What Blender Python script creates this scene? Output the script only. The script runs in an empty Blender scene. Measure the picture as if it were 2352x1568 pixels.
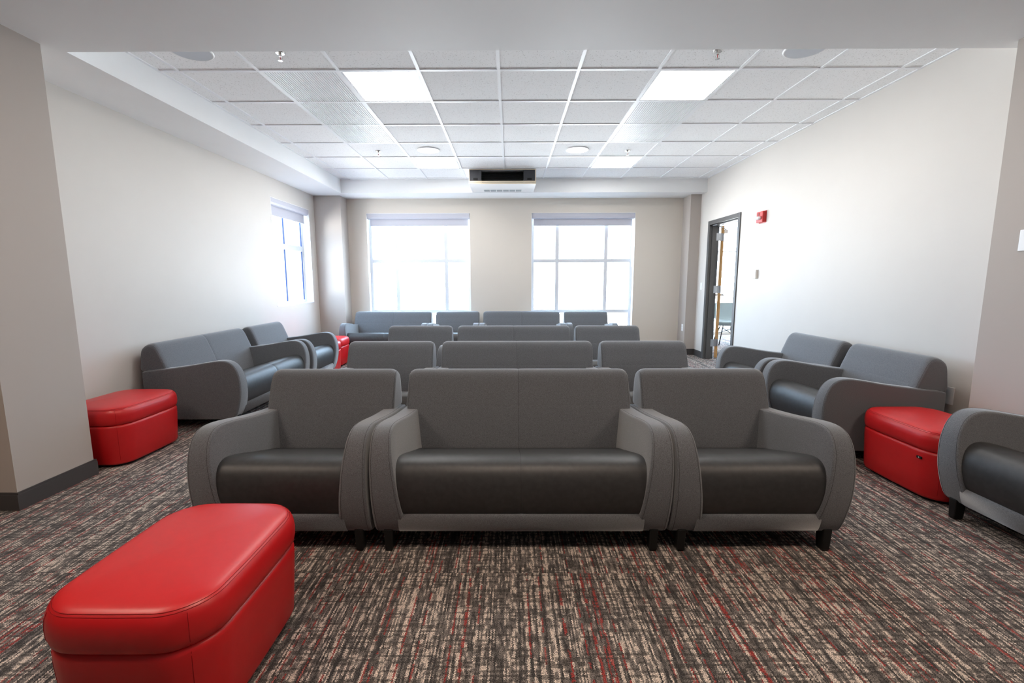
import bpy, bmesh, math, random
from mathutils import Matrix, Vector
C = bpy.context.scene.collection
SC = bpy.context.scene
PI = math.pi

# ------------------------------------------------------------------ camera, world, exposure
cam = bpy.data.cameras.new('camera'); cam_ob = bpy.data.objects.new('camera', cam); C.objects.link(cam_ob)
RT = (0.999989, 0.004058, -0.002153)
DN = (-0.001599, -0.131846, -0.991269)
FW = (-0.004306, 0.991262, -0.131838)
M = Matrix(((RT[0], -DN[0], -FW[0], 0), (RT[1], -DN[1], -FW[1], 0), (RT[2], -DN[2], -FW[2], 1.269), (0, 0, 0, 1)))
cam_ob.matrix_world = M
cam.sensor_width = 36; cam.lens = 15.876; cam.shift_x = 0.003947; cam.shift_y = -0.001477
cam.clip_start = 0.02; cam.clip_end = 200
SC.camera = cam_ob
SC.view_settings.view_transform = 'Standard'; SC.view_settings.look = 'None'
SC.view_settings.gamma = 1; SC.view_settings.use_curve_mapping = False
SC.view_settings.exposure = 0.38
SKY = 17.5            # brightness of the overcast sky outside
PANEL = 19.0          # ceiling light panels of the room
NEARP = 24.0          # ceiling light panels of the space the camera stands in
w = bpy.data.worlds.new('overcast_sky'); SC.world = w; w.use_nodes = True
nt = w.node_tree; bg = nt.nodes['Background']
bg.inputs['Strength'].default_value = SKY
tcw = nt.nodes.new('ShaderNodeTexCoord'); sxw = nt.nodes.new('ShaderNodeSeparateXYZ'); mrw = nt.nodes.new('ShaderNodeMapRange'); mxw = nt.nodes.new('ShaderNodeMix'); mxw.data_type = 'RGBA'
nt.links.new(tcw.outputs['Generated'], sxw.inputs[0]); nt.links.new(sxw.outputs[2], mrw.inputs[0])
mrw.inputs[1].default_value = -.06; mrw.inputs[2].default_value = .06      # added glow below the horizon to brighten the ceiling, bluish sky above
mxw.inputs[6].default_value = (1.75, 1.80, 1.80, 1); mxw.inputs[7].default_value = (0.57, 0.78, 1.0, 1)
nt.links.new(mrw.outputs[0], mxw.inputs[0]); nt.links.new(mxw.outputs[2], bg.inputs['Color'])
try:
    cy = SC.cycles
    cy.max_bounces = 12; cy.diffuse_bounces = 8; cy.glossy_bounces = 4; cy.transparent_max_bounces = 12
    cy.use_denoising = True; cy.sample_clamp_indirect = 8.0; cy.caustics_reflective = False; cy.caustics_refractive = False
except Exception: pass

def portal(name, loc, rot, sx, sy):
    l = bpy.data.lights.new(name, 'AREA'); l.shape = 'RECTANGLE'; l.size = sx; l.size_y = sy
    l.cycles.is_portal = True
    o = bpy.data.objects.new(name, l); o.location = loc; o.rotation_euler = rot; C.objects.link(o)
portal('daylight_portal', (-1.567, 8.10, 1.35), (-PI/2, 0, 0), 1.77, 2.1)
portal('daylight_portal', (1.26, 8.10, 1.35), (-PI/2, 0, 0), 1.77, 2.1)
portal('daylight_portal', (-3.40, 6.85, 1.65), (0, -PI/2, 0), 1.49, 1.18)
portal('daylight_portal', (4.9, 10.58, 1.45), (-PI/2, 0, 0), 2.9, 2.3)

# ------------------------------------------------------------------ materials
def mat(name, col, rough=0.6, spec=0.3, metal=0.0, emit=None, sheen=0.0):
    m = bpy.data.materials.new(name); m.use_nodes = True
    b = m.node_tree.nodes['Principled BSDF']
    b.inputs['Base Color'].default_value = (*col, 1); b.inputs['Roughness'].default_value = rough
    b.inputs['Specular IOR Level'].default_value = spec; b.inputs['Metallic'].default_value = metal
    if sheen: b.inputs['Sheen Weight'].default_value = sheen; b.inputs['Sheen Roughness'].default_value = .5
    if emit: b.inputs['Emission Color'].default_value = (*emit[0], 1); b.inputs['Emission Strength'].default_value = emit[1]
    return m
def nodes(m): return m.node_tree.nodes, m.node_tree.links, m.node_tree.nodes['Principled BSDF']
def noisy(m, c0, c1, scale, lo=.35, hi=.65, bump=0.0, dist=.001, detail=4, stretch=(1, 1, 1), coord='Object'):
    N, L, b = nodes(m)
    tc = N.new('ShaderNodeTexCoord'); mp = N.new('ShaderNodeMapping'); mp.inputs['Scale'].default_value = stretch
    n = N.new('ShaderNodeTexNoise'); n.inputs['Scale'].default_value = scale; n.inputs['Detail'].default_value = detail
    r = N.new('ShaderNodeValToRGB'); r.color_ramp.elements[0].position = lo; r.color_ramp.elements[1].position = hi
    r.color_ramp.elements[0].color = (*c0, 1); r.color_ramp.elements[1].color = (*c1, 1)
    L.new(tc.outputs[coord], mp.inputs[0]); L.new(mp.outputs[0], n.inputs['Vector']); L.new(n.outputs['Fac'], r.inputs[0])
    L.new(r.outputs[0], b.inputs['Base Color'])
    if bump:
        bp = N.new('ShaderNodeBump'); bp.inputs['Strength'].default_value = bump; bp.inputs['Distance'].default_value = dist
        L.new(n.outputs['Fac'], bp.inputs['Height']); L.new(bp.outputs[0], b.inputs['Normal'])
    return m
FAB = noisy(mat('heather_grey_upholstery', (.1, .1, .1), .92, .2, sheen=.45), (.071, .075, .082), (.164, .172, .188), 430, .34, .66, .25, .0008, 4)
SEAMD = mat('dark_seam_thread', (.050, .050, .052), .9, .1)
VIN = noisy(mat('charcoal_vinyl', (.03, .03, .03), .50, .6), (.022, .022, .023), (.031, .031, .032), 40, bump=.05, dist=.0008)
RED = noisy(mat('red_vinyl', (.5, .01, .012), .38, .55), (.525, .007, .010), (.545, .008, .011), 30, bump=.03, dist=.0005)
REDS = mat('dark_red_stitching', (.27, .005, .007), .7, .2)
BLK = mat('black_plastic', (.008, .008, .008), .5, .3)
WALL = noisy(mat('off_white_wall_paint', (.72, .7, .66), .6, .2), (.61, .575, .535), (.62, .585, .545), 3, bump=.02, dist=.0006)
WALLB = mat('beige_wall_paint', (.62, .57, .51), .5, .3)
TAU = mat('taupe_wall_paint', (.44, .395, .36), .8, .12)
WHT = noisy(mat('white_gypsum_paint', (.8, .8, .79), .6, .25), (.84, .845, .845), (.86, .865, .865), 2)
BASE = mat('dark_grey_rubber_baseboard', (.060, .055, .055), .5, .35)
GRID = mat('white_metal_grid', (.88, .89, .91), .45, .4)
WFR = mat('white_window_frame', (.62, .63, .66), .35, .4)
WFB = mat('blue_frame_reflection', (.010, .028, .095), .5, .2)  # reflection in the window frame sides, painted as dark blue
CAS = mat('pale_cassette_plastic', (.50, .50, .56), .5, .3)
SHF = mat('pale_shade_fabric', (.50, .50, .56), .8, .2)
DFR = mat('dark_grey_door_frame', (.075, .072, .070), .45, .4)
WOOD = noisy(mat('honey_wood_edge', (.6, .35, .15), .5, .3), (.50, .27, .10), (.66, .40, .18), 12, stretch=(8, 8, .6))
STEEL = mat('brushed_steel', (.36, .37, .39), .4, .5, metal=.9)
ALRED = mat('red_alarm_plastic', (.50, .025, .02), .4, .4)
CLR = mat('clear_strobe_lens', (.9, .9, .92), .1, .6)
PLW = mat('white_plastic', (.80, .80, .80), .4, .4)
PLG = mat('warm_grey_plastic', (.70, .65, .60), .5, .3)
CREAM = mat('cream_enamel', (.78, .68, .52), .4, .4)
CHROME = mat('chrome', (.75, .73, .70), .15, .5, metal=1)
SPK = mat('pale_grey_speaker_mesh', (.46, .49, .54), .35, .6)
SHELL = mat('grey_green_plastic_shell', (.30, .38, .41), .4, .4)
LED = mat('lit_panel_diffuser', (.9, .9, .9), .5, .2, emit=((1.0, .98, .95), PANEL))
LEDN = mat('lit_warm_panel_diffuser', (.9, .9, .9), .5, .2, emit=((1.0, .82, .67), NEARP))
# acoustic ceiling tile: small dark fissures
TILE = mat('acoustic_tile', (.8, .8, .8), .9, .1)
N, L, b = nodes(TILE)
tc = N.new('ShaderNodeTexCoord'); n1 = N.new('ShaderNodeTexNoise'); n1.inputs['Scale'].default_value = 105; n1.inputs['Detail'].default_value = 3
n1.inputs['Roughness'].default_value = .6
r = N.new('ShaderNodeValToRGB'); r.color_ramp.elements[0].position = .33; r.color_ramp.elements[1].position = .40
r.color_ramp.elements[0].color = (.62, .61, .60, 1); r.color_ramp.elements[1].color = (.92, .92, .92, 1)
L.new(tc.outputs['Object'], n1.inputs['Vector']); L.new(n1.outputs['Fac'], r.inputs[0]); L.new(r.outputs[0], b.inputs['Base Color'])
# glass: see-through with a faint reflection
GLS = bpy.data.materials.new('window_glass'); GLS.use_nodes = True
N = GLS.node_tree.nodes; L = GLS.node_tree.links; N.clear()
o_ = N.new('ShaderNodeOutputMaterial'); t_ = N.new('ShaderNodeBsdfTransparent'); g_ = N.new('ShaderNodeBsdfGlossy'); g_.inputs['Roughness'].default_value = .02
mx = N.new('ShaderNodeMixShader'); mx.inputs[0].default_value = .06; t_.inputs[0].default_value = (.96, .98, 1, 1)
L.new(t_.outputs[0], mx.inputs[1]); L.new(g_.outputs[0], mx.inputs[2]); L.new(mx.outputs[0], o_.inputs[0])
# woven loop-pile carpet: warp streaks along y, dark weft across
CARP = mat('woven_stripe_carpet', (.1, .1, .1), .95, .1)
def carpet(m):
    N, L, b = nodes(m)
    def math_(op, a, b_=None, c=None):
        n = N.new('ShaderNodeMath'); n.operation = op
        for i, v in enumerate((a, b_, c)):
            if v is None: continue
            if isinstance(v, (int, float)): n.inputs[i].default_value = v
            else: L.new(v, n.inputs[i])
        return n.outputs[0]
    def white(x, y=None):
        n = N.new('ShaderNodeTexWhiteNoise'); n.noise_dimensions = '2D'
        c = N.new('ShaderNodeCombineXYZ')
        for k, v in ((0, x), (1, y)):
            if v is None: continue
            if isinstance(v, (int, float)): c.inputs[k].default_value = v
            else: L.new(v, c.inputs[k])
        L.new(c.outputs[0], n.inputs['Vector']); return n.outputs['Value']
    def noise(x, y, scale, det=1.0):
        n = N.new('ShaderNodeTexNoise'); n.noise_dimensions = '2D'; n.inputs['Scale'].default_value = scale; n.inputs['Detail'].default_value = det
        c = N.new('ShaderNodeCombineXYZ'); L.new(x, c.inputs[0]); L.new(y, c.inputs[1])
        L.new(c.outputs[0], n.inputs['Vector']); return n.outputs['Fac']
    def mixc(f, a, b_):
        n = N.new('ShaderNodeMix'); n.data_type = 'RGBA'
        if isinstance(f, (int, float)): n.inputs[0].default_value = f
        else: L.new(f, n.inputs[0])
        for i, v in ((6, a), (7, b_)):
            if isinstance(v, tuple): n.inputs[i].default_value = (*v, 1)
            else: L.new(v, n.inputs[i])
        return n.outputs[2]
    tc = N.new('ShaderNodeTexCoord'); sp = N.new('ShaderNodeSeparateXYZ'); L.new(tc.outputs['Object'], sp.inputs[0])
    X, Y = sp.outputs[0], sp.outputs[1]
    # yarn zigzag
    zz = math_('ADD', math_('MULTIPLY', math_('SUBTRACT', noise(X, Y, 170, 1), .5), .009), math_('MULTIPLY', math_('SUBTRACT', math_('PINGPONG', Y, .0045), .00225), .55))
    Xw = math_('ADD', X, zz)
    tx = math_('FLOOR', math_('DIVIDE', X, .25)); ty = math_('FLOOR', math_('DIVIDE', math_('ADD', Y, .18), 1.0))
    toff = math_('MULTIPLY', white(tx, ty), 37.0)
    i = math_('FLOOR', math_('DIVIDE', Xw, .0056))
    i2 = math_('ADD', math_('MULTIPLY', i, 1.37), toff)
    ys = math_('ADD', math_('MULTIPLY', Y, 17.0), math_('MULTIPLY', white(i2, 3.3), 50.0))
    st = noise(math_('MULTIPLY', i2, 3.71), ys, 1.0, 1)                # smooth along y, different per yarn
    base = white(i2, 8.8)
    v = math_('ADD', math_('MULTIPLY', st, .75), math_('MULTIPLY', base, .35))
    rp = N.new('ShaderNodeValToRGB'); e = rp.color_ramp.elements
    e[0].position = .36; e[0].color = (.056, .051, .049, 1); e[1].position = .80; e[1].color = (.78, .66, .56, 1)
    k = e.new(.46); k.color = (.142, .125, .114, 1); k = e.new(.62); k.color = (.248, .215, .193, 1); k = e.new(.66); k.color = (.65, .55, .47, 1)
    L.new(v, rp.inputs[0])
    # red yarns
    redc = math_('GREATER_THAN', white(i2, 21.7), .875)
    reds = math_('GREATER_THAN', noise(math_('MULTIPLY', i2, 1.9), math_('MULTIPLY', ys, .9), 1.0, 0), .44)
    redm = math_('MULTIPLY', math_('MULTIPLY', redc, reds), .85)
    c1 = mixc(redm, rp.outputs[0], (.40, .042, .034))
    # weft rows
    j = math_('FLOOR', math_('DIVIDE', math_('ADD', Y, math_('MULTIPLY', zz, .8)), .0085))
    bx = math_('ADD', math_('FLOOR', math_('DIVIDE', Xw, .025)), toff)
    wf = math_('GREATER_THAN', math_('ADD', math_('MULTIPLY', white(j, toff), .62), math_('MULTIPLY', white(bx, j), .55)), .72)
    c2 = mixc(math_('MULTIPLY', wf, .66), c1, (.050, .044, .040))
    # tuft grain
    g = noise(X, Y, 380, 2)
    gm = N.new('ShaderNodeMapRange'); gm.inputs[1].default_value = .3; gm.inputs[2].default_value = .7; gm.inputs[3].default_value = .0; gm.inputs[4].default_value = 1.38
    L.new(g, gm.inputs[0])
    hs = N.new('ShaderNodeVectorMath'); hs.operation = 'SCALE'; L.new(c2, hs.inputs[0]); L.new(gm.outputs[0], hs.inputs['Scale'])
    L.new(hs.outputs[0], b.inputs['Base Color'])
    bp = N.new('ShaderNodeBump'); bp.inputs['Strength'].default_value = .5; bp.inputs['Distance'].default_value = .002
    L.new(g, bp.inputs['Height']); L.new(bp.outputs[0], b.inputs['Normal'])
    b.inputs['Sheen Weight'].default_value = .10; b.inputs['Sheen Tint'].default_value = (.9, .95, 1, 1)
carpet(CARP)

# ------------------------------------------------------------------ mesh helpers
def obj(name, bm, m, parent=None, smooth=False, bevel=0.0):
    me = bpy.data.meshes.new(name)
    bmesh.ops.recalc_face_normals(bm, faces=bm.faces[:])
    bm.to_mesh(me); bm.free()
    me.materials.append(m)
    if smooth:
        for p in me.polygons: p.use_smooth = True
    o = bpy.data.objects.new(name, me); C.objects.link(o)
    if parent is not None: o.parent = parent
    if bevel:
        md = o.modifiers.new('bevel', 'BEVEL'); md.width = bevel; md.segments = 2; md.limit_method = 'ANGLE'
    return o
def empty(name, loc=(0, 0, 0), rz=0.0):
    o = bpy.data.objects.new(name, None); C.objects.link(o); o.location = loc; o.rotation_euler = (0, 0, rz); o.empty_display_size = .1
    return o
def tag(o, label, cat, group=None):
    o['label'] = label; o['category'] = cat
    if group: o['group'] = group
    return o
def struct(o, label=None):
    o['kind'] = 'structure'
    if label: o['label'] = label
    return o
def box(bm, x0, x1, y0, y1, z0, z1):
    v = [bm.verts.new(p) for p in ((x0, y0, z0), (x1, y0, z0), (x1, y1, z0), (x0, y1, z0), (x0, y0, z1), (x1, y0, z1), (x1, y1, z1), (x0, y1, z1))]
    for f in ((0, 1, 2, 3), (4, 5, 6, 7), (0, 1, 5, 4), (1, 2, 6, 5), (2, 3, 7, 6), (3, 0, 4, 7)): bm.faces.new([v[i] for i in f])
def boxes(*bs):
    bm = bmesh.new()
    for q in bs: box(bm, *q)
    return bm
def tube(bm, pts, r, seg=6, closed=False):
    pts = [Vector(p) for p in pts]; n = len(pts); rings = []
    up0 = Vector((0.13, 0.27, 0.95)).normalized()
    for i, p in enumerate(pts):
        if closed: d = pts[(i+1) % n] - pts[i-1]
        else: d = pts[min(i+1, n-1)] - pts[max(i-1, 0)]
        d.normalize()
        a = d.cross(up0 if abs(d.dot(up0)) < .95 else Vector((1, 0, 0))).normalized(); b_ = d.cross(a)
        rings.append([bm.verts.new(p + r*(math.cos(2*PI*k/seg)*a + math.sin(2*PI*k/seg)*b_)) for k in range(seg)])
    for i in range(n if closed else n-1):
        A, B = rings[i], rings[(i+1) % n]
        for k in range(seg): bm.faces.new((A[k], A[(k+1) % seg], B[(k+1) % seg], B[k]))
    if not closed: bm.faces.new(rings[0]); bm.faces.new(rings[-1])
def cyl(bm, c, axis, r, h, seg=24, r2=None):
    c = Vector(c); ax = Vector(axis).normalized(); r2 = r if r2 is None else r2
    a = ax.cross(Vector((0, 0, 1)) if abs(ax.z) < .9 else Vector((1, 0, 0))).normalized(); b_ = ax.cross(a)
    A = [bm.verts.new(c + r*(math.cos(2*PI*k/seg)*a + math.sin(2*PI*k/seg)*b_)) for k in range(seg)]
    B = [bm.verts.new(c + ax*h + r2*(math.cos(2*PI*k/seg)*a + math.sin(2*PI*k/seg)*b_)) for k in range(seg)]
    for k in range(seg): bm.faces.new((A[k], A[(k+1) % seg], B[(k+1) % seg], B[k]))
    bm.faces.new(A); bm.faces.new(B)
def inset(pts, d):
    """move a closed 2d outline inward by d along its vertex normals"""
    n = len(pts); out = []
    area = sum(pts[i][0]*pts[(i+1) % n][1] - pts[(i+1) % n][0]*pts[i][1] for i in range(n)); s = 1 if area > 0 else -1
    for i in range(n):
        p0, p1, p2 = Vector(pts[i-1]), Vector(pts[i]), Vector(pts[(i+1) % n])
        d1 = (p1-p0).normalized(); d2 = (p2-p1).normalized()
        nn = Vector((-(d1.y+d2.y), d1.x+d2.x))*s
        if nn.length < 1e-6: nn = Vector((-d1.y, d1.x))*s
        nn.normalize(); k = max(.5, nn.dot(Vector((-d1.y, d1.x))*s))
        out.append((p1.x + nn.x*d/k, p1.y + nn.y*d/k))
    return out
def smooth_outline(ctrl, seg=4):
    """closed Catmull-Rom through control points"""
    n = len(ctrl); out = []
    for i in range(n):
        p0, p1, p2, p3 = (Vector(ctrl[(i+k-1) % n]) for k in range(4))
        for s in range(seg):
            t = s/seg
            q = .5*((2*p1) + (-p0+p2)*t + (2*p0-5*p1+4*p2-p3)*t*t + (-p0+3*p1-3*p2+p3)*t**3)
            out.append((q.x, q.y))
    return out
def loft(bm, outline, stations, mapf, caps=(1, 1), crown=0.0):
    """outline in 2d, stations = [(s, inset)]; mapf(a, b, s) -> 3d point; caps closed by shrinking rings"""
    n = len(outline)
    cx = sum(p[0] for p in outline)/n; cy_ = sum(p[1] for p in outline)/n
    rings = []
    for s, d in stations:
        o = inset(outline, d) if d else outline
        rings.append([bm.verts.new(mapf(p[0], p[1], s)) for p in o])
    for A, B in zip(rings, rings[1:]):
        for k in range(n): bm.faces.new((A[k], A[(k+1) % n], B[(k+1) % n], B[k]))
    for end, sgn in ((0, -1), (-1, 1)):
        s, d = stations[end]; o = inset(outline, d) if d else outline
        prev = rings[end]
        for f in (.8, .45, .15):
            ring = [bm.verts.new(mapf(cx + (p[0]-cx)*f, cy_ + (p[1]-cy_)*f, s + sgn*crown*(1-f*f)*(1 if end else 0))) for p in o]
            for k in range(n): bm.faces.new((prev[k], prev[(k+1) % n], ring[(k+1) % n], ring[k]))
            prev = ring
        bm.faces.new(prev)
def rnd(a, b, r, k=4):
    """stations between a and b with rounded ends of radius r"""
    st = []
    for i in range(k+1):
        t = PI/2*i/k; st.append((a + r*(1-math.sin(t)), r*(1-math.cos(t))))
    st = [(a + r*(1-math.cos(PI/2*i/k)), r*(1-math.sin(PI/2*i/k))) for i in range(k+1)]
    st += [(b - r*(1-math.cos(PI/2*i/k)), r*(1-math.sin(PI/2*i/k))) for i in range(k, -1, -1)]
    return st
def copy_tree(o, parent=None):
    c = o.copy(); C.objects.link(c)
    if parent is not None: c.parent = parent
    for ch in list(o.children): copy_tree(ch, c)
    return c

# ------------------------------------------------------------------ room shell
XL, XR, YB, ZC, ZS, YN = -3.215, 3.125, 7.92, 2.848, 2.641, 2.93
fl = struct(obj('floor', boxes((-6, 9, -5, 12, -.1, 0)), CARP), 'patterned brown, beige and red striped carpet')
# ceiling: tiles a little above the metal grid
bm = bmesh.new(); box(bm, -2.681, XR, YN, 7.405, ZC+.006, ZC+.08)
ceil = struct(obj('ceiling', bm, TILE), 'suspended ceiling of square acoustic tiles')
bm = bmesh.new()
GX = [-.083+.61*i for i in range(-4, 6)]; GY = [3.674+.61*j for j in range(-1, 7)]
for x in GX: box(bm, x-.012, x+.012, YN, 7.405, ZC, ZC+.012)
for y in GY: box(bm, -2.681, XR, y-.012, y+.012, ZC-.0006, ZC+.012)
box(bm, -2.681, -2.660, YN, 7.405, ZC, ZC+.012); box(bm, XR-.02, XR, YN, 7.405, ZC, ZC+.012); box(bm, -2.66, XR-.02, 7.385, 7.405, ZC, ZC+.012)
obj('ceiling_grid', bm, GRID, ceil)
struct(obj('trim_1', boxes((XL, -2.681, YN, YB, ZS, ZC+.1)), WHT), 'boxed white soffit along the left wall')
struct(obj('trim_2', boxes((-2.681, XR, 7.405, YB, ZS, ZC+.1)), WHT), 'boxed white soffit along the window wall')
struct(obj('trim_3', boxes((-6, 6, -5, YN, ZS, ZC+.1)), WHT), 'dropped plain ceiling at the near end')
# window wall with its two tall windows
W1 = (-2.452, -.681); W2 = (.373, 2.146); WZ0, WZ1 = .32, 2.40; TH = .20
bm = boxes((XL-.2, W1[0], YB, YB+TH, 0, ZC+.1), (W1[1], W2[0], YB, YB+TH, 0, ZC+.1), (W2[1], XR+.15, YB, YB+TH, 0, ZC+.1),
           (W1[0], W1[1], YB, YB+TH, 0, WZ0), (W1[0], W1[1], YB, YB+TH, WZ1, ZC+.1), (W2[0], W2[1], YB, YB+TH, 0, WZ0), (W2[0], W2[1], YB, YB+TH, WZ1, ZC+.1))
struct(obj('wall_back', bm, WALLB), 'beige window wall')
LY0, LY1, LZ0, LZ1 = 6.25, 7.42, .91, 2.385
bm = boxes((XL-TH, XL, 2.37, LY0, 0, ZC), (XL-TH, XL, LY1, YB, 0, ZC), (XL-TH, XL, LY0, LY1, 0, LZ0), (XL-TH, XL, LY0, LY1, LZ1, ZC))
struct(obj('wall_left', bm, WALL), 'off-white left wall')
DY0, DY1, DZ = 6.323, 7.222, 2.119; WT = .128
bm = boxes((XR, XR+WT, 2.37, DY0, 0, ZC+.1), (XR, XR+WT, DY1, YB, 0, ZC+.1), (XR, XR+WT, DY0, DY1, DZ, ZC+.1))
struct(obj('wall_right', bm, WALL), 'off-white right wall with the doorway')
struct(obj('trim_4', boxes((-6, -2.745, 2.37, 2.835, 0, ZS)), TAU), 'taupe wall end at the left of the opening')
struct(obj('trim_5', boxes((2.95, 6, 2.37, 2.835, 0, ZS)), TAU), 'taupe wall end at the right of the opening')
struct(obj('trim_6', boxes((XL, -2.775, 7.62, YB, 0, ZS)), TAU), 'taupe boxed column in the back left corner')
struct(obj('trim_7', boxes((2.952, XR, 7.60, YB, 0, ZS)), TAU), 'taupe boxed column in the back right corner')
# space the camera stands in
struct(obj('wall_near_left', boxes((-6.1, -6, -5, 2.4, 0, ZC)), TAU)); struct(obj('wall_near_right', boxes((6, 6.1, -5, 2.4, 0, ZC)), TAU))
struct(obj('wall_front', boxes((-6, 6, -5.1, -5, 0, ZC)), TAU))
# baseboards
def baseb(name, segs, label=None):
    bm = bmesh.new()
    for q in segs:
        box(bm, *q, 0, .090); x0, x1, y0, y1 = q
        cx, cyy = (x0+x1)/2, (y0+y1)/2
        k = .6
        if abs(x1-x0) < .03: box(bm, *( (x0, x0+(x1-x0)*k) if (x0 in (-2.745, XL)) else (x1-(x1-x0)*k, x1) ), y0, y1, .09, .102)
        else: box(bm, x0, x1, y1-(y1-y0)*k, y1, .09, .102)
    return struct(obj(name, bm, BASE), label)
T = .013
baseb('baseboard_left_opening', [(-2.745, -2.745+T, 2.37, 2.835+T), (-6, -2.745+T, 2.357, 2.37), (-3.2, -2.745, 2.835, 2.835+T)], 'dark grey baseboard around the left wall end')
baseb('baseboard_right_opening', [(2.95-T, 2.95, 2.37, 2.835+T), (2.95-T, 6, 2.357, 2.37)], 'dark grey baseboard around the right wall end')
baseb('baseboard_left', [(XL, XL+T, 2.85, 7.607), (XL, -2.775+T, 7.607, 7.62), (-2.775, -2.775+T, 7.62, YB)])
baseb('baseboard_back', [(-2.775+T, 2.952-T, YB-T, YB)])
baseb('baseboard_right', [(XR-T, XR, 2.85, DY0-.05), (XR-T, XR, DY1+.052, 7.587), (2.952-T, XR, 7.587, 7.60), (2.952-T, 2.952, 7.60, YB)])

# ------------------------------------------------------------------ windows
def back_window(name, x0, x1, xm):
    """frame set back in the wall, three lights wide, with a transom and a low rail"""
    root = struct(empty(name, ((x0+x1)/2, YB, WZ0))); ox = (x0+x1)/2
    bm = bmesh.new(); y0, y1 = YB+.11-YB, YB+.17-YB; a, b_ = x0-ox, x1-ox; H = WZ1-WZ0; f = .05
    box(bm, a, a+f, y0, y1, 0, H); box(bm, b_-f, b_, y0, y1, 0, H); box(bm, a+f, b_-f, y0, y1, 0, f); box(bm, a+f, b_-f, y0, y1, H-f, H)
    obj('window_frame', bm, WFR, root, bevel=.003)
    bm = bmesh.new()
    for x in xm: box(bm, x-ox-.031, x-ox+.031, y0+.004, y1, f, H-f)
    for z in (1.60-WZ0, .715-WZ0): box(bm, a+f, b_-f, y0+.002, y1-.002, z-.030, z+.030)
    obj('mullion', bm, WFR, root, bevel=.003)
    obj('pane', boxes((a+f, b_-f, y0+.025, y0+.031, f, H-f)), GLS, root)
    obj('window_sill', boxes((a, b_, -.005, y0, -.004, .012)), WFR, root)
    obj('jamb_lining', boxes((a, a+.004, 0, y0, .012, H), (b_-.004, b_, 0, y0, .012, H), (a, b_, .0, y0, H-.004, H)), WHT, root)
    return root
back_window('window_1', *W1, (-1.975, -1.113)); back_window('window_2', *W2, (.828, 1.680))
root = struct(empty('window_3', (XL, (LY0+LY1)/2, LZ0))); oy = (LY0+LY1)/2; H = LZ1-LZ0
a, b_ = LY0-oy, LY1-oy; f = .05; x0, x1 = -.18, -.12
obj('window_frame', boxes((x0, x1, a, a+f, 0, H), (x0, x1, b_-f, b_, 0, H), (x0, x1, a+f, b_-f, 0, f), (x0, x1, a+f, b_-f, H-f, H)), WFR, root, bevel=.003)
ym = 6.84-oy; zt = 1.765-LZ0
obj('mullion', boxes((x0, x1-.004, ym-.031, ym+.031, f, H-f), (x0+.002, x1-.002, a+f, b_-f, zt-.04, zt+.04)), WFR, root, bevel=.003)
obj('pane', boxes((x0+.030, x0+.036, a+f, b_-f, f, H-f)), GLS, root)
bm = bmesh.new()
for y in (ym-.029, b_-f-.003):
    for z0, z1 in ((f, zt-.04), (zt+.04, H-f)): box(bm, x0+.038, x1-.003, y-.004, y+.002, z0, z1)
obj('frame_reflection', bm, WFB, root)  # dark blue strips stand in for reflections on the frame sides
obj('window_sill', boxes((x1, .005, a, b_, -.004, .012)), WFR, root)
obj('jamb_lining', boxes((x1, 0, a, a+.004, .012, H), (x1, 0, b_-.004, b_, .012, H), (x1, 0, a, b_, H-.004, H)), WHT, root)

def roller(name, L_, drop, label, loc, rz):
    """local x along the tube, +y towards the glass"""
    r = tag(empty(name, loc, rz), label, 'window shade', 'roller shades drawn up at the window heads')
    bm = bmesh.new(); prof = [(-.042, 0), (-.042, -.055), (-.030, -.082), (.0, -.092), (.03, -.082), (.042, -.055), (.042, 0)]
    loft(bm, [(p[0], p[1]) for p in prof], [(-L_/2+.006, 0), (L_/2-.006, 0)], lambda p, q, s: (s, p, q))
    obj('cassette', bm, CAS, r)
    obj('shade_fabric', boxes((-L_/2+.035, L_/2-.035, .016, .019, -drop, -.06)), SHF, r)
    obj('hem_bar', boxes((-L_/2+.035, L_/2-.035, .010, .024, -drop-.02, -drop)), SHF, r, bevel=.003)
    bm = bmesh.new(); tube(bm, [(L_/2-.022, -.01, -.08), (L_/2-.022, -.01, -.9), (L_/2-.022, .004, -.905), (L_/2-.022, .016, -.9), (L_/2-.022, .016, -.08)], .0022, 5)
    obj('bead_chain', bm, PLW, r)
    return r
roller('roller_shade', 1.76, .185, 'pale grey roller shade drawn up on the left one of the two tall back windows', ((W1[0]+W1[1])/2, YB+.052, WZ1-.004), 0)
roller('roller_shade', 1.762, .185, 'pale grey roller shade rolled up at the top of the back window nearer the doorway', ((W2[0]+W2[1])/2, YB+.052, WZ1-.004), 0)
roller('roller_shade', 1.16, .20, 'pale grey roller shade with a bead chain at the top of the narrow side window', (XL-.052, (LY0+LY1)/2, LZ1-.004), PI/2)

# ------------------------------------------------------------------ doorway and the room beyond
d = struct(empty('door_1', (XR, (DY0+DY1)/2, 0)), 'open doorway with dark grey steel frame and wood-edged door'); oy = (DY0+DY1)/2
a, b_ = DY0-oy, DY1-oy; cw = .05
bm = bmesh.new()
for sx in ((-.014, .006), (WT-.006, WT+.014)):
    box(bm, *sx, a-cw, a+.012, 0, DZ+cw); box(bm, *sx, b_-.012, b_+cw, 0, DZ+cw); box(bm, *sx, a+.012, b_-.012, DZ-.012, DZ+cw)
box(bm, .006, WT-.006, a, a+.012, 0, DZ); box(bm, .006, WT-.006, b_-.012, b_, 0, DZ); box(bm, .006, WT-.006, a+.012, b_-.012, DZ-.012, DZ)
box(bm, .03, .095, a+.012, a+.028, 0, DZ-.028); box(bm, .03, .095, b_-.028, b_-.012, 0, DZ-.028); box(bm, .03, .095, a+.012, b_-.012, DZ-.028, DZ-.012)
obj('door_frame', bm, DFR, d, bevel=.002)
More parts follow.
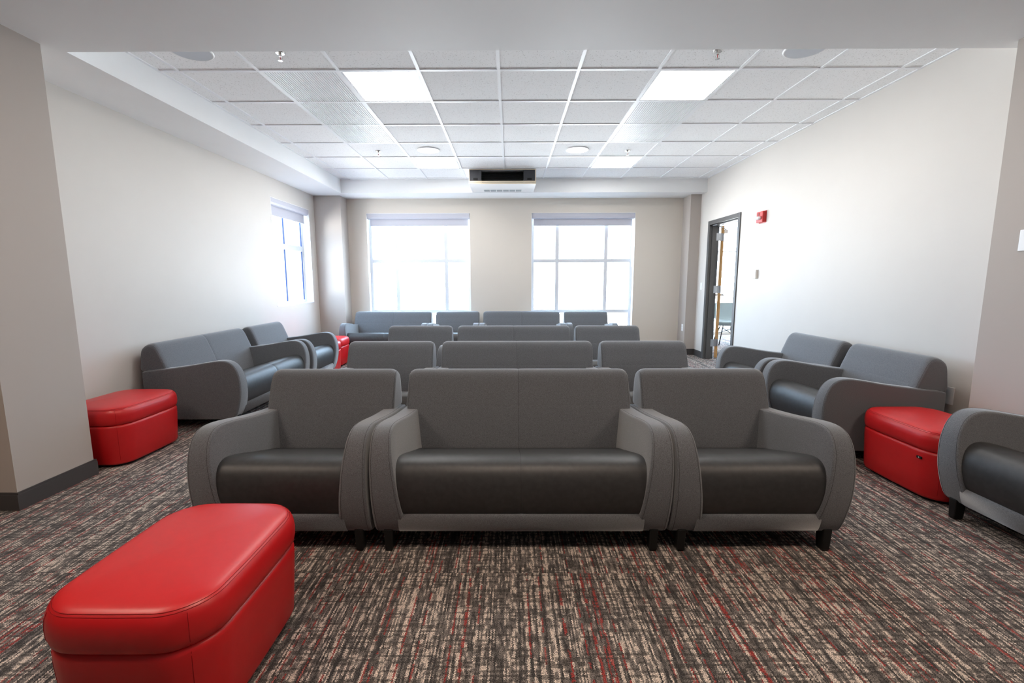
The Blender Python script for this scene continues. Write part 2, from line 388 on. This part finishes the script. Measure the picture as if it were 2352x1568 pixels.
dx, dy = .413, .911; nx, ny = .911, -.413       # leaf swung wide, nearly edge-on
S = (3.318-XR, 7.262-oy)
def slab(bm, s0, s1, n0, n1, z0, z1):
    P = [(S[0]+dx*s+nx*n, S[1]+dy*s+ny*n) for s, n in ((s0, n0), (s1, n0), (s1, n1), (s0, n1))]
    v = [bm.verts.new((p[0], p[1], z)) for z in (z0, z1) for p in P]
    for f_ in ((0, 1, 2, 3), (4, 5, 6, 7), (0, 1, 5, 4), (1, 2, 6, 5), (2, 3, 7, 6), (3, 0, 4, 7)): bm.faces.new([v[i] for i in f_])
bm = bmesh.new(); slab(bm, 0, .87, .0, .045, .012, 2.10)
leaf = obj('door_leaf', bm, WOOD, d, bevel=.001)
for z in (.20, 1.055, 1.87):
    bm = bmesh.new(); slab(bm, -.003, 0, .006, .043, z, z+.115)
    # hinge leaf on the jamb and the barrel between
    box(bm, WT-.035, WT+.006, b_-.0155, b_-.0115, z, z+.115)
    bx, by = WT+.022, b_-.008; cyl(bm, (bx, by, z), (0, 0, 1), .007, .115, 12)
    v = [bm.verts.new(p) for p in ((WT+.004, b_-.016, z), (bx, by-.006, z), (S[0]+nx*.02, S[1]+ny*.02-.003, z), (WT+.004, b_-.016, z+.115), (bx, by-.006, z+.115), (S[0]+nx*.02, S[1]+ny*.02-.003, z+.115))]
    bm.faces.new((v[0], v[1], v[4], v[3])); bm.faces.new((v[1], v[2], v[5], v[4]))
    obj('hinge', bm, STEEL, d)
bm = bmesh.new()
for n0, n1 in ((.045, .100), (-.055, 0)):
    slab(bm, .785, .815, n0, n1, .985, 1.015)
    nn = n1 if n0 > 0 else n0
    slab(bm, .67, .815, nn-.012, nn+.006, .99, 1.010)
obj('door_handle', bm, STEEL, leaf, bevel=.003)
bm = bmesh.new(); slab(bm, .08, .32, .046, .10, 1.99, 2.05)
cl = obj('closer_body', bm, PLW, leaf, bevel=.004)
bm = bmesh.new(); box(bm, WT-.10, WT+.010, b_-.16, b_-.02, DZ-.03, DZ-.014)
tube(bm, [(WT-.02, b_-.06, DZ-.03), (WT+.05, b_-.01, DZ-.045), (S[0]+dx*.2+nx*.07, S[1]+dy*.2+ny*.07, 2.06)], .009, 8)
obj('closer_arm', bm, STEEL, d)

R2 = 10.45
struct(obj('wall_adjoining_back', boxes((XR+WT, 3.45, R2, R2+.2, 0, ZC), (6.3, 8.2, R2, R2+.2, 0, ZC), (3.45, 6.3, R2, R2+.2, 0, .06), (3.45, 6.3, R2, R2+.2, 2.6, ZC)), WALL))
struct(obj('wall_adjoining_side', boxes((XR, XR+WT, YB+TH, R2+.2, 0, ZC), (8.2, 8.3, 5.5, R2, 0, ZC), (XR+WT, 8.3, 5.4, 5.5, 0, ZC)), WALL))
struct(obj('trim_8', boxes((XR+WT, 8.3, 5.4, R2, ZC, ZC+.1)), WHT), 'ceiling of the adjoining room')
wr = struct(empty('window_4', (4.875, R2, .06)), 'bright window of the adjoining room')
bm = boxes((-1.425, -1.375, .10, .16, 0, 2.54), (1.375, 1.425, .10, .16, 0, 2.54), (-1.375, 1.375, .10, .16, 0, .05), (-1.375, 1.375, .10, .16, 2.49, 2.54), (-1.375, 1.375, .109, .151, 1.82, 1.86))
for x in (-.05, .70): box(bm, x-.02, x+.02, .105, .155, .05, 2.49)
obj('window_frame', bm, WFR, wr); obj('pane', boxes((-1.375, 1.375, .12, .126, .05, 2.49)), GLS, wr)

def shell_chair():
    r = tag(empty('shell_chair', (4.27, 8.86, 0), -.12), 'grey-green plastic shell chair with black legs seen through the doorway', 'chair')
    # bucket shell: a grid bent from seat to back
    bm = bmesh.new(); rows = []
    prof = [(-.02, .372), (-.13, .378), (-.205, .405), (-.235, .445), (-.215, .466), (-.10, .462), (.05, .455), (.13, .468), (.175, .52), (.205, .62), (.218, .71), (.228, .812)]
    for k, (y, z) in enumerate(prof):
        row = []
        hw = (.19, .205, .215, .225, .23, .235, .24, .24, .235, .23, .22, .20)[k]; lift = (0, .01, .02, .01, .0, .02, .05, .07, .06, .03, .01, .0)[k]
        fwd = (0, 0, -.04, -.05, -.04, 0, .02, .05, .09, .08, .06, .05)[k]
        for i in range(-5, 6):
            t = i/5; row.append(bm.verts.new((hw*t, y - fwd*t*t, z + lift*abs(t)**2.5)))
        rows.append(row)
    for A, B in zip(rows, rows[1:]):
        for i in range(10): bm.faces.new((A[i], A[i+1], B[i+1], B[i]))
    s = obj('seat_shell', bm, SHELL, r, True)
    md = s.modifiers.new('t', 'SOLIDIFY'); md.thickness = .009; md2 = s.modifiers.new('s', 'SUBSURF'); md2.levels = 1; md2.render_levels = 2
    for sx in (-1, 1):
        for sy in (-1, 1):
            bm = bmesh.new(); tube(bm, [(sx*.09, sy*.07+.01, .385), (sx*.19, sy*.19+.01, .0)], .010, 8); obj('leg', bm, BLK, r, True)
    bm = bmesh.new(); tube(bm, [(-.12, -.10, .34), (.15, .15, .19)], .006, 6); tube(bm, [(.12, -.10, .34), (-.15, .15, .19)], .006, 6)
    tube(bm, [(-.09, -.06, .378), (.09, -.06, .378), (.09, .08, .378), (-.09, .08, .378)], .008, 6, True)
    obj('cross_brace', bm, BLK, r, True)
    return r
shell_chair()

# ------------------------------------------------------------------ lounge seating
D = .865
ARM = smooth_outline([(.052, .098), (.044, .22), (.040, .36), (.040, .478), (.055, .503), (.13, .514), (.28, .530), (.45, .553), (.60, .579), (.70, .592), (.765, .588),
                      (.812, .563), (.845, .515), (.864, .45), (.870, .38), (.866, .30), (.852, .23), (.832, .165), (.812, .120), (.785, .094), (.72, .084), (.50, .082), (.25, .083), (.10, .084)], 3)
def tarm(z): return .085 + .030*max(0, (.60-z))/.22 if z > .38 else .115 + .035*(.38-z)/.27
def lounge(name, W, label, cat, group):
    r = tag(empty(name), label, cat, group)
    P = lambda u: D/2 - u                 # front faces -y
    hw = W/2
    for s in (-1, 1):
        def mp(u, z, q, s=s): return (s*(hw - q*tarm(z)), P(u), z)
        rr = .16
        st = [(0 + .10*(1-math.cos(PI/2*i/4)), .011*(1-math.sin(PI/2*i/4))) for i in range(5)]
        st += [(1 - .10*(1-math.cos(PI/2*i/4)), .011*(1-math.sin(PI/2*i/4))) for i in range(4, -1, -1)]
        bm = bmesh.new(); loft(bm, ARM, st, mp)
        arm = obj('armrest', bm, FAB, r, True)
        for q in (.10, .90):
            bm = bmesh.new(); tube(bm, [mp(*ARM[i], q) for i in range(9, 63)], .0008, 4); obj('seam', bm, SEAMD, arm)
    # backrest: wide head over the arms, narrower body between them
    head = smooth_outline([(.004, .516), (.010, .60), (.024, .685), (.055, .722), (.100, .737), (.138, .727), (.165, .690), (.190, .63), (.213, .575), (.2285, .530), (.2365, .503), (.225, .497), (.14, .50), (.05, .505)], 3)
    low = [(.03, .14), (.02, .40), (.02, .55), (.10, .585), (.195, .59), (.2085, .580), (.2300, .530), (.2515, .455), (.272, .385), (.290, .30), (.292, .22), (.27, .14)]
    bw = hw - .030
    mpb = lambda u, z, x: (x, P(u), z)
    e_ = [(.050*(1-math.cos(PI/2*i/6)), 0) for i in range(7)]
    st = [(-bw+x_, d_) for x_, d_ in e_] + [(bw-x_, d_) for x_, d_ in reversed(e_)]
    def mph(u, z, x):
        q = min(1, max(0, (abs(x)-(bw-.050))/.050)); t_ = 1-math.sqrt(max(0, 1-q*q))     # rounded ends
        return (x, P(.115+(u-.115)*(1-.13*t_)), .50+(z-.50)*(1-.13*t_))
    if W > 1: k = len(st)//2; st[k:k] = [(-.03, 0), (-.008, .0008), (0, .0026), (.008, .0008), (.03, 0)]
    bm = bmesh.new(); loft(bm, head, st, mph)
    lw = hw - .088
    st2 = [(-lw, 0)] + ([(-.03, 0), (-.008, .0008), (0, .0026), (.008, .0008), (.03, 0)] if W > 1 else []) + [(lw, 0)]
    loft(bm, low, st2, mpb)
    back = obj('backrest', bm, FAB, r, True)
    md = back.modifiers.new('e', 'EDGE_SPLIT'); md.split_angle = math.radians(50)
    for sx in (-1, 1):
        bm = bmesh.new(); tube(bm, [mph(*head[i], sx*(bw-.007)) for i in range(3, 28)], .0008, 4); obj('seam', bm, SEAMD, back)
    if W > 1:
        bm = bmesh.new(); ins = inset(head, .0022); tube(bm, [mpb(*ins[i], 0) for i in range(6, 28)] + [mpb(*q, 0) for q in inset(low, .0022)[6:10]], .0008, 4)
        obj('seam', bm, SEAMD, back)
    # seat cushion in black vinyl
    seat = smooth_outline([(.24, .17), (.24, .265), (.29, .312), (.42, .352), (.56, .394), (.66, .424), (.735, .441), (.785, .438), (.822, .415), (.845, .370), (.853, .315), (.847, .26), (.833, .213), (.80, .190), (.62, .18), (.42, .17)], 3)
    sw = hw - .092
    st = [(-sw, 0)] + ([(-.03, 0), (-.008, .0008), (0, .003), (.008, .0008), (.03, 0)] if W > 1 else []) + [(sw, 0)]
    bm = bmesh.new(); loft(bm, seat, st, mpb)
    so = obj('seat_cushion', bm, VIN, r, True)
    md = so.modifiers.new('e', 'EDGE_SPLIT'); md.split_angle = math.radians(60)
    if W > 1:
        bm = bmesh.new(); ins = inset(seat, .003); tube(bm, [mpb(*ins[i], 0) for i in range(6, 42)], .0009, 4); obj('seam', bm, SEAMD, so)
    rail = smooth_outline([(.70, .104), (.70, .196), (.78, .205), (.822, .203), (.836, .190), (.834, .160), (.822, .122), (.806, .103), (.78, .096)], 3)
    bm = bmesh.new(); loft(bm, rail, [(-hw+.115, 0), (hw-.115, 0)], mpb); obj('front_rail', bm, FAB, r, True)
    obj('base_panel', boxes((-hw+.10, hw-.10, P(.78), P(.04), .112, .17)), BLK, r)
    for sx in (-1, 1):
        for u in (.782, .075):
            bm = bmesh.new(); cx, cyy = sx*(hw-.060), P(u); t, b2 = .030, .022
            o1 = [(-1, -1), (1, -1), (1, 1), (-1, 1)]
            A = [bm.verts.new((cx+i*.015, cyy+j*.021, 0)) for i, j in o1]; A2 = [bm.verts.new((cx+i*.017, cyy+j*.025, .012)) for i, j in o1]
            B = [bm.verts.new((cx+i*.021, cyy+j*.029, .112)) for i, j in o1]
            for Q, R_ in ((A, A2), (A2, B)):
                for k in range(4): bm.faces.new((Q[k], Q[(k+1) % 4], R_[(k+1) % 4], R_[k]))
            bm.faces.new(A); bm.faces.new(B)
            obj('leg', bm, BLK, r, bevel=.004)
    return r
WC, WS = .80, 1.365
G1, G2, G3, G4 = 'seats in the nearest row', 'seats in the second row', 'seats in the third row', 'seats along the window wall'
GL, GR = 'seats along the left wall', 'seats along the right wall'
c0 = lounge('lounge_chair', WC, '', 'armchair', G1); s0 = lounge('lounge_sofa', WS, '', 'sofa', G1)
first = {c0: True, s0: True}
def put(kind, x, y, rz, label, group):
    o = kind if first[kind] else copy_tree(kind); first[kind] = False
    o.location = (x, y, 0); o.rotation_euler = (0, 0, rz); o['label'] = label; o['group'] = group
    return o
def rowy(rear): return rear - D/2
r1, r2, r3, r4 = rowy(2.785), rowy(4.035), rowy(5.385), rowy(7.86)
put(c0, -1.050, r1, 0, 'grey lounge chair in the nearest row, left of the big front sofa', G1)
put(s0, .050, r1, .0, 'grey two-seat sofa in the middle of the nearest row, black vinyl seat in full view', G1)
put(c0, 1.142, r1, 0, 'grey lounge chair in the nearest row, to the right of the big front sofa', G1)
put(c0, -1.035, r2, 0, 'lounge chair directly behind the front-row chair on the left side', G2)
put(s0, .062, r2, 0, 'two-seat sofa directly behind the nearest sofa, second row', G2)
put(c0, 1.160, r2, 0, 'lounge chair directly behind the front-row chair on the right side', G2)
put(c0, -1.045, r3, 0, 'third-row lounge chair on the left, only its back top showing', G3)
put(s0, .045, r3, 0, 'third-row sofa in the middle, only its back top showing', G3)
put(c0, 1.135, r3, 0, 'third-row lounge chair on the right, in front of the right back window', G3)
put(s0, -1.990, r4, 0, 'bluish sofa in the back left corner under the left back window', G4)
put(c0, -.893, r4, 0, 'chair against the window wall between the corner sofa and the middle back sofa', G4)
put(s0, .200, r4, 0, 'sofa against the middle of the window wall between the two tall windows', G4)
put(c0, 1.297, r4, 0, 'rightmost chair of the back row, under the right back window', G4)
XLs = -3.14 + D/2
put(s0, XLs-.028, 3.75+WS/2, PI/2, 'grey two-seat sofa standing sideways along the left wall', GL)
put(c0, XLs-.005, 5.135+WC/2, PI/2, 'grey lounge chair along the left wall just past the side sofa', GL)
XRs = 3.022 - D/2
put(c0, XRs, 3.018+WC/2, -PI/2, 'lounge chair along the right wall beside the red ottoman', GR)
put(c0, XRs-.02, 3.825+WC/2, -PI/2, 'lounge chair along the right wall nearer the doorway', GR)
put(c0, 2.30+D/2, 2.34-WC/2, -PI/2, 'partly seen lounge chair cut off by the right edge in the foreground', GR)

# ------------------------------------------------------------------ ottomans
def rrect(a, b_, r, bulge=.012, seg=7, mid=5):
    pts = []
    for cx, cyy, t0 in ((a-r, b_-r, 0), (-a+r, b_-r, 90), (-a+r, -b_+r, 180), (a-r, -b_+r, 270)):
        for k in range(seg+1):
            t = math.radians(t0 + 90*k/seg); pts.append((cx + r*math.cos(t), cyy + r*math.sin(t)))
        # points along the straight, slightly bowed side are added by subdivision below
    out = []
    n = len(pts)
    for i in range(n):
        p, q = pts[i], pts[(i+1) % n]; out.append(p)
        if math.dist(p, q) > .1:
            for k in range(1, mid):
                t = k/mid; out.append((p[0]+(q[0]-p[0])*t, p[1]+(q[1]-p[1])*t))
    res = []
    for x, y in out:
        fx = 1 + bulge/a*max(0, 1-(y/b_)**2); fy = 1 + bulge/b_*max(0, 1-(x/a)**2)
        res.append((x*fx, y*fy))
    return res
def ottoman():
    r = tag(empty('storage_ottoman'), '', 'ottoman', 'red vinyl ottomans')
    O = rrect(.238, .304, .125, .008)
    mp = lambda x, y, z: (x, y, z)
    bm = bmesh.new(); loft(bm, inset(O, .055), [(0, 0), (.05, 0)], mp); obj('plinth', bm, BLK, r)
    bm = bmesh.new(); loft(bm, O, [(.018, .034), (.022, .024), (.036, .019), (.14, .012), (.24, .006), (.278, .005), (.290, .008), (.297, .016)], mp)
    body = obj('body', bm, RED, r, True)
    bm = bmesh.new(); loft(bm, O, [(.296, .018), (.300, .009), (.308, .003), (.325, -.001), (.355, -.002), (.380, .001), (.398, .008), (.410, .020), (.4165, .034), (.420, .06), (.424, .09)], mp, crown=.009)
    lid = obj('lid', bm, RED, r, True)
    for z, d_ in ((.4035, .0125), (.4090, .0180)):
        bm = bmesh.new(); tube(bm, [(p[0], p[1], z) for p in inset(O, d_)], .0009, 4, True); obj('seam', bm, REDS, lid)
    n = len(O); idx = [min(range(n), key=lambda i: (O[i][0]-cx)**2 + (O[i][1]-cyy)**2) for cx, cyy in ((.185, -.265), (-.185, -.265), (.185, .265), (-.185, .265))]
    for i in idx:
        for zz, pa in ((((.304, .006), (.325, -.001), (.355, -.002), (.380, .001), (.398, .008)), lid), (((.05, .0185), (.14, .012), (.24, .006), (.285, .006)), body)):
            bm = bmesh.new(); tube(bm, [(*inset(O, d_)[i], z) for z, d_ in zz], .0011, 4); obj('seam', bm, REDS, pa)
    j = min(range(n), key=lambda i: (O[i][0]+.26)**2 + (O[i][1]+.16)**2); x, y = inset(O, .006)[j]
    tg = obj('brand_tab', boxes((x-.0035, x+.004, y-.026, y+.004, .243, .257)), BLK, r); tg['label'] = 'small black sewn-in tab'
    bm = bmesh.new(); v = [bm.verts.new((x-.0038, y-.011+p, .25+q)) for p, q in ((-.004, 0), (0, .004), (.004, 0), (0, -.004))]; w_ = [bm.verts.new((x-.0035, q.co.y, q.co.z)) for q in v]
    bm.faces.new(v); bm.faces.new(w_)
    for k in range(4): bm.faces.new((v[k], v[(k+1) % 4], w_[(k+1) % 4], w_[k]))
    obj('tab_mark', bm, PLW, tg)
    return r
OT = ottoman(); fo = [True]
def puto(x, y, rz, label):
    o = OT if fo[0] else copy_tree(OT); fo[0] = False
    o.location = (x, y, 0); o.rotation_euler = (0, 0, rz); o['label'] = label
puto(-1.043, 1.360, 0, 'large red vinyl ottoman in the near left foreground')
puto(-2.850, 3.215, 0, 'red ottoman behind the left wall end, beside the side sofa')
puto(2.600, 2.695, 0, 'red ottoman on the right between two grey lounge chairs')
puto(-2.715, 6.225, PI/2, 'red ottoman mostly hidden behind the arm of the left wall chair')
puto(-2.775, 6.730, PI/2, 'red ottoman in the far left corner before the corner sofa')

# ------------------------------------------------------------------ ceiling fittings
def tile(i, j): return (GX[4]+.61*(i+.5), 3.674+.61*(j+.5))
def light(i, j, label, m=LED, z=ZC, xy=None):
    x, y = xy or tile(i, j); r = tag(empty('ceiling_light', (x, y, z)), label, 'ceiling light', 'square lit ceiling panels')
    h = .291; bm = boxes((-h, -h+.012, -h, h, .001, .01), (h-.012, h, -h, h, .001, .01), (-h+.012, h-.012, -h, -h+.012, .001, .01), (-h+.012, h-.012, h-.012, h, .001, .01))
    obj('light_frame', bm, GRID, r); obj('diffuser', boxes((-h+.012, h-.012, -h+.012, h-.012, .004, .008)), m, r)
light(-2, 0, 'large square light panel in the nearer ceiling, left of centre')
light(2, 0, 'large square light panel in the nearer ceiling, right of centre')
light(-2, 4, 'small-looking far light panel, left of the ceiling air unit')
light(2, 4, 'small-looking far light panel, right of the ceiling air unit')
for x in (-2.3, .1, 2.5):
    for y in (.85,):
        light(0, 0, 'light panel in the plain ceiling behind the viewer', LEDN, ZS-.012, (x, y))
bmg = bmesh.new(); h = .293
for k in range(30):
    x = -.28+.56*k/29; box(bmg, x-.0055, x+.0055, -.285, .285, .0005, .012)
gr0 = None
for i, j, lab in ((-3, 0, 'slatted ceiling grille left of the nearer left light panel'), (-3, 1, 'middle one of the three slatted grilles on the left of the ceiling'), (-3, 2, 'farthest slatted ceiling grille on the left side'),
                  (2, 1, 'slatted ceiling grille just behind the right light panel'), (2, 2, 'farther slatted ceiling grille on the right side')):
    x, y = tile(i, j)
    if gr0 is None:
        gr0 = g = empty('ceiling_grille', (x, y, ZC))
        obj('grille_frame', boxes((-h, -.286, -h, h, 0, .012), (.286, h, -h, h, 0, .012), (-.286, .286, -h, -.286, 0, .012), (-.286, .286, .286, h, 0, .012)), GRID, g)
        obj('slat_panel', bmg, GRID, g)
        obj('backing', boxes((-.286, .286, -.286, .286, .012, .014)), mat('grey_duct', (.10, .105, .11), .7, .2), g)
    else:
        g = copy_tree(gr0); g.location = (x, y, ZC)
    tag(g, lab, 'air vent', 'slatted return air grilles in the ceiling')
def disc(name, i, j, label):
    x, y = tile(i, j); r = tag(empty(name, (x, y, ZC)), label, 'speaker', 'round in-ceiling speakers')
    bm = bmesh.new()
    A = []
    for rr, z in ((.140, .0085), (.142, .002), (.138, -.003), (.130, -.004), (.127, -.001)):
        A.append([bm.verts.new((rr*math.cos(2*PI*k/48), rr*math.sin(2*PI*k/48), z)) for k in range(48)])
    for P_, Q in zip(A, A[1:]):
        for k in range(48): bm.faces.new((P_[k], P_[(k+1) % 48], Q[(k+1) % 48], Q[k]))
    obj('speaker_rim', bm, PLW, r, True)
    bm = bmesh.new(); cyl(bm, (0, 0, -.0035), (0, 0, 1), .130, .004, 48); obj('speaker_grille', bm, SPK, r)
disc('ceiling_speaker', -4, -1, 'round grey ceiling speaker at the upper left, cut by the dropped ceiling')
disc('ceiling_speaker', 3, -1, 'round grey ceiling speaker at the upper right, cut by the dropped ceiling')
disc('ceiling_speaker', -2, 3, 'far round ceiling speaker left of the ceiling air unit')
disc('ceiling_speaker', 1, 3, 'far round ceiling speaker right of the ceiling air unit')
sp0 = None
for x, y, lab in ((-1.61, 3.40, 'chrome sprinkler head near the upper left speaker'), (1.456, 3.40, 'chrome sprinkler head above the nearer right light panel'),
                  (-1.627, 5.85, 'small sprinkler head in the far ceiling on the left'), (1.461, 5.86, 'small sprinkler head in the far ceiling on the right')):
    if sp0 is None:
        sp0 = s = empty('fire_sprinkler', (x, y, ZC))
        bm = bmesh.new(); cyl(bm, (0, 0, .009), (0, 0, -1), .036, .012, 28, .030); obj('escutcheon', bm, CHROME, s, False, .001)
        bm = bmesh.new(); cyl(bm, (0, 0, 0), (0, 0, -1), .010, .022, 14); tube(bm, [(-.010, 0, -.02), (-.013, 0, -.034), (-.003, 0, -.048)], .0022, 6); tube(bm, [(.010, 0, -.02), (.013, 0, -.034), (.003, 0, -.048)], .0022, 6)
        cyl(bm, (0, 0, -.048), (0, 0, -1), .016, .002, 20); obj('sprinkler_body', bm, CHROME, s)
        bm = bmesh.new(); cyl(bm, (0, 0, -.022), (0, 0, -1), .0025, .024, 8); obj('glass_bulb', bm, ALRED, s)
    else: s = copy_tree(sp0); s.location = (x, y, ZC)
    tag(s, lab, 'sprinkler', 'ceiling fire sprinklers')

# ceiling-hung air unit against the back soffit
u = tag(empty('ceiling_air_unit', (-.104, 6.756, ZC)), 'white and black boxy air unit hanging from the ceiling at the far end', 'air conditioner')
X0, X1, Zb, dpt = -.483, .483, -.208, .62
obj('housing', boxes((X0, X1, 0, dpt, Zb, Zb+.012), (X0, X0+.012, 0, dpt, Zb+.012, -.008), (X1-.012, X1, 0, dpt, Zb+.012, -.008), (X0, X1, 0, dpt, -.008, -.001), (X0+.012, X1-.012, dpt-.012, dpt, Zb+.012, -.008)), PLW, u, bevel=.002)
obj('front_trim', boxes((X0, X1, -.008, 0, Zb, Zb+.020), (X0, X1, -.008, 0, Zb+.024, Zb+.042), (X0, X0+.009, -.008, 0, Zb+.042, -.004), (X1-.009, X1, -.008, 0, Zb+.042, -.004), (X0+.009, X1-.009, -.006, 0, -.012, -.004)), CREAM, u)
DKG = mat('dark_grey_casting', (.055, .057, .065), .5, .3)
for s in (-1, 1):
    xa, xb = (X0+.009, -.305) if s < 0 else (.305, X1-.009)
    c = obj('end_cover', boxes((xa, xb, .004, .03, Zb+.042, -.012)), DKG, u, bevel=.002)
    xm = (xa+xb)/2; obj('latch', boxes((xm-.032, xm+.032, -.001, .004, Zb+.055, Zb+.085)), BLK, c, bevel=.002)
bm = boxes((-.305, .305, .16, .17, Zb+.03, -.01))
for k in range(9): box(bm, -.305, .305, .05+.004*k, .08+.004*k, Zb+.045+.017*k, Zb+.047+.017*k)
obj('coil_fins', bm, BLK, u)
bm = bmesh.new(); VD = mat('vent_shadow_grey', (.34, .36, .37), .7, .2)
for k in range(6):
    x = -.291+.098*k; box(bm, x, x+.086, .43, .555, Zb-.002, Zb+.002)
obj('outlet_vents', bm, VD, u)

# ------------------------------------------------------------------ wall devices
a = tag(empty('fire_alarm', (XR, 5.735, 2.03)), 'red fire alarm strobe high on the right wall beside the doorway', 'fire alarm')
obj('housing', boxes((-.045, 0, -.072, .072, -.066, .066)), ALRED, a, bevel=.008)
obj('back_plate', boxes((-.006, 0, -.080, .080, -.073, .073)), ALRED, a, bevel=.003)
bm = bmesh.new()
loft(bm, rrect(.052, .020, .018, 0, 4, 3), [(0, 0), (.030, .002), (.042, .010)], lambda p, q, s: (-.045-s, p+.004, q-.014)); obj('strobe_lens', bm, CLR, a, True)
bm = bmesh.new(); cyl(bm, (-.045, .022, .030), (-1, 0, 0), .022, .003, 24); obj('sounder', bm, mat('dark_red_sounder', (.20, .012, .010), .5, .3), a)
t = tag(empty('wall_sensor', (XR, 5.80, 1.333)), 'small pale wall sensor box halfway up the right wall below the fire alarm', 'thermostat')
obj('sensor_body', boxes((-.028, 0, -.04, .04, -.055, .055)), PLG, t, bevel=.004); obj('sensor_cover', boxes((-.031, -.028, -.036, .036, -.051, .051)), PLW, t, bevel=.002)
def plate(name, loc, rz, label, cat, kind, w_=.035, h_=.058):
    r = tag(empty(name, loc, rz), label, cat)
    obj('wall_plate', boxes((-w_, w_, -.006, 0, -h_, h_)), PLW, r, bevel=.002)
    if kind == 'switch': obj('toggle', boxes((-.012, .012, -.0085, -.006, -.028, .028)), PLW, r, bevel=.001)
    else:
        for z in (-.02, .02):
            s = obj('receptacle', boxes((-.014, .014, -.008, -.006, z-.014, z+.014)), PLW, r, bevel=.002)
            obj('slots', boxes((-.007, -.005, -.0084, -.008, z-.004, z+.007), (.005, .007, -.0084, -.008, z-.004, z+.007)), BLK, s)
    return r
plate('light_switch', (XR, 7.43, 1.158), -PI/2, 'white light switch on the right wall between the corner column and the doorway', 'light switch', 'switch')
plate('power_outlet', (2.952, 7.70, .455), -PI/2, 'white outlet low on the side of the back right corner column', 'outlet', 'outlet')
plate('wall_switch_plate', (2.95, 2.615, 1.488), -PI/2, 'white switch plate on the right wall end at the right edge of the photo', 'light switch', 'switch', .062, .060)
r = tag(empty('media_plate', (XR, 3.17, .447), -PI/2), 'white multi-port wall plate behind the lounge chair on the right', 'outlet')
obj('wall_plate', boxes((-.085, .060, -.008, 0, -.062, .062)), PLW, r, bevel=.002)
bm = bmesh.new()
for k in range(8): box(bm, -.035, .005, -.011, -.008, -.022+.0085*k, -.018+.0085*k)
box(bm, -.02, -.012, -.011, -.008, -.048, -.042); obj('port_ridges', bm, PLG, r)
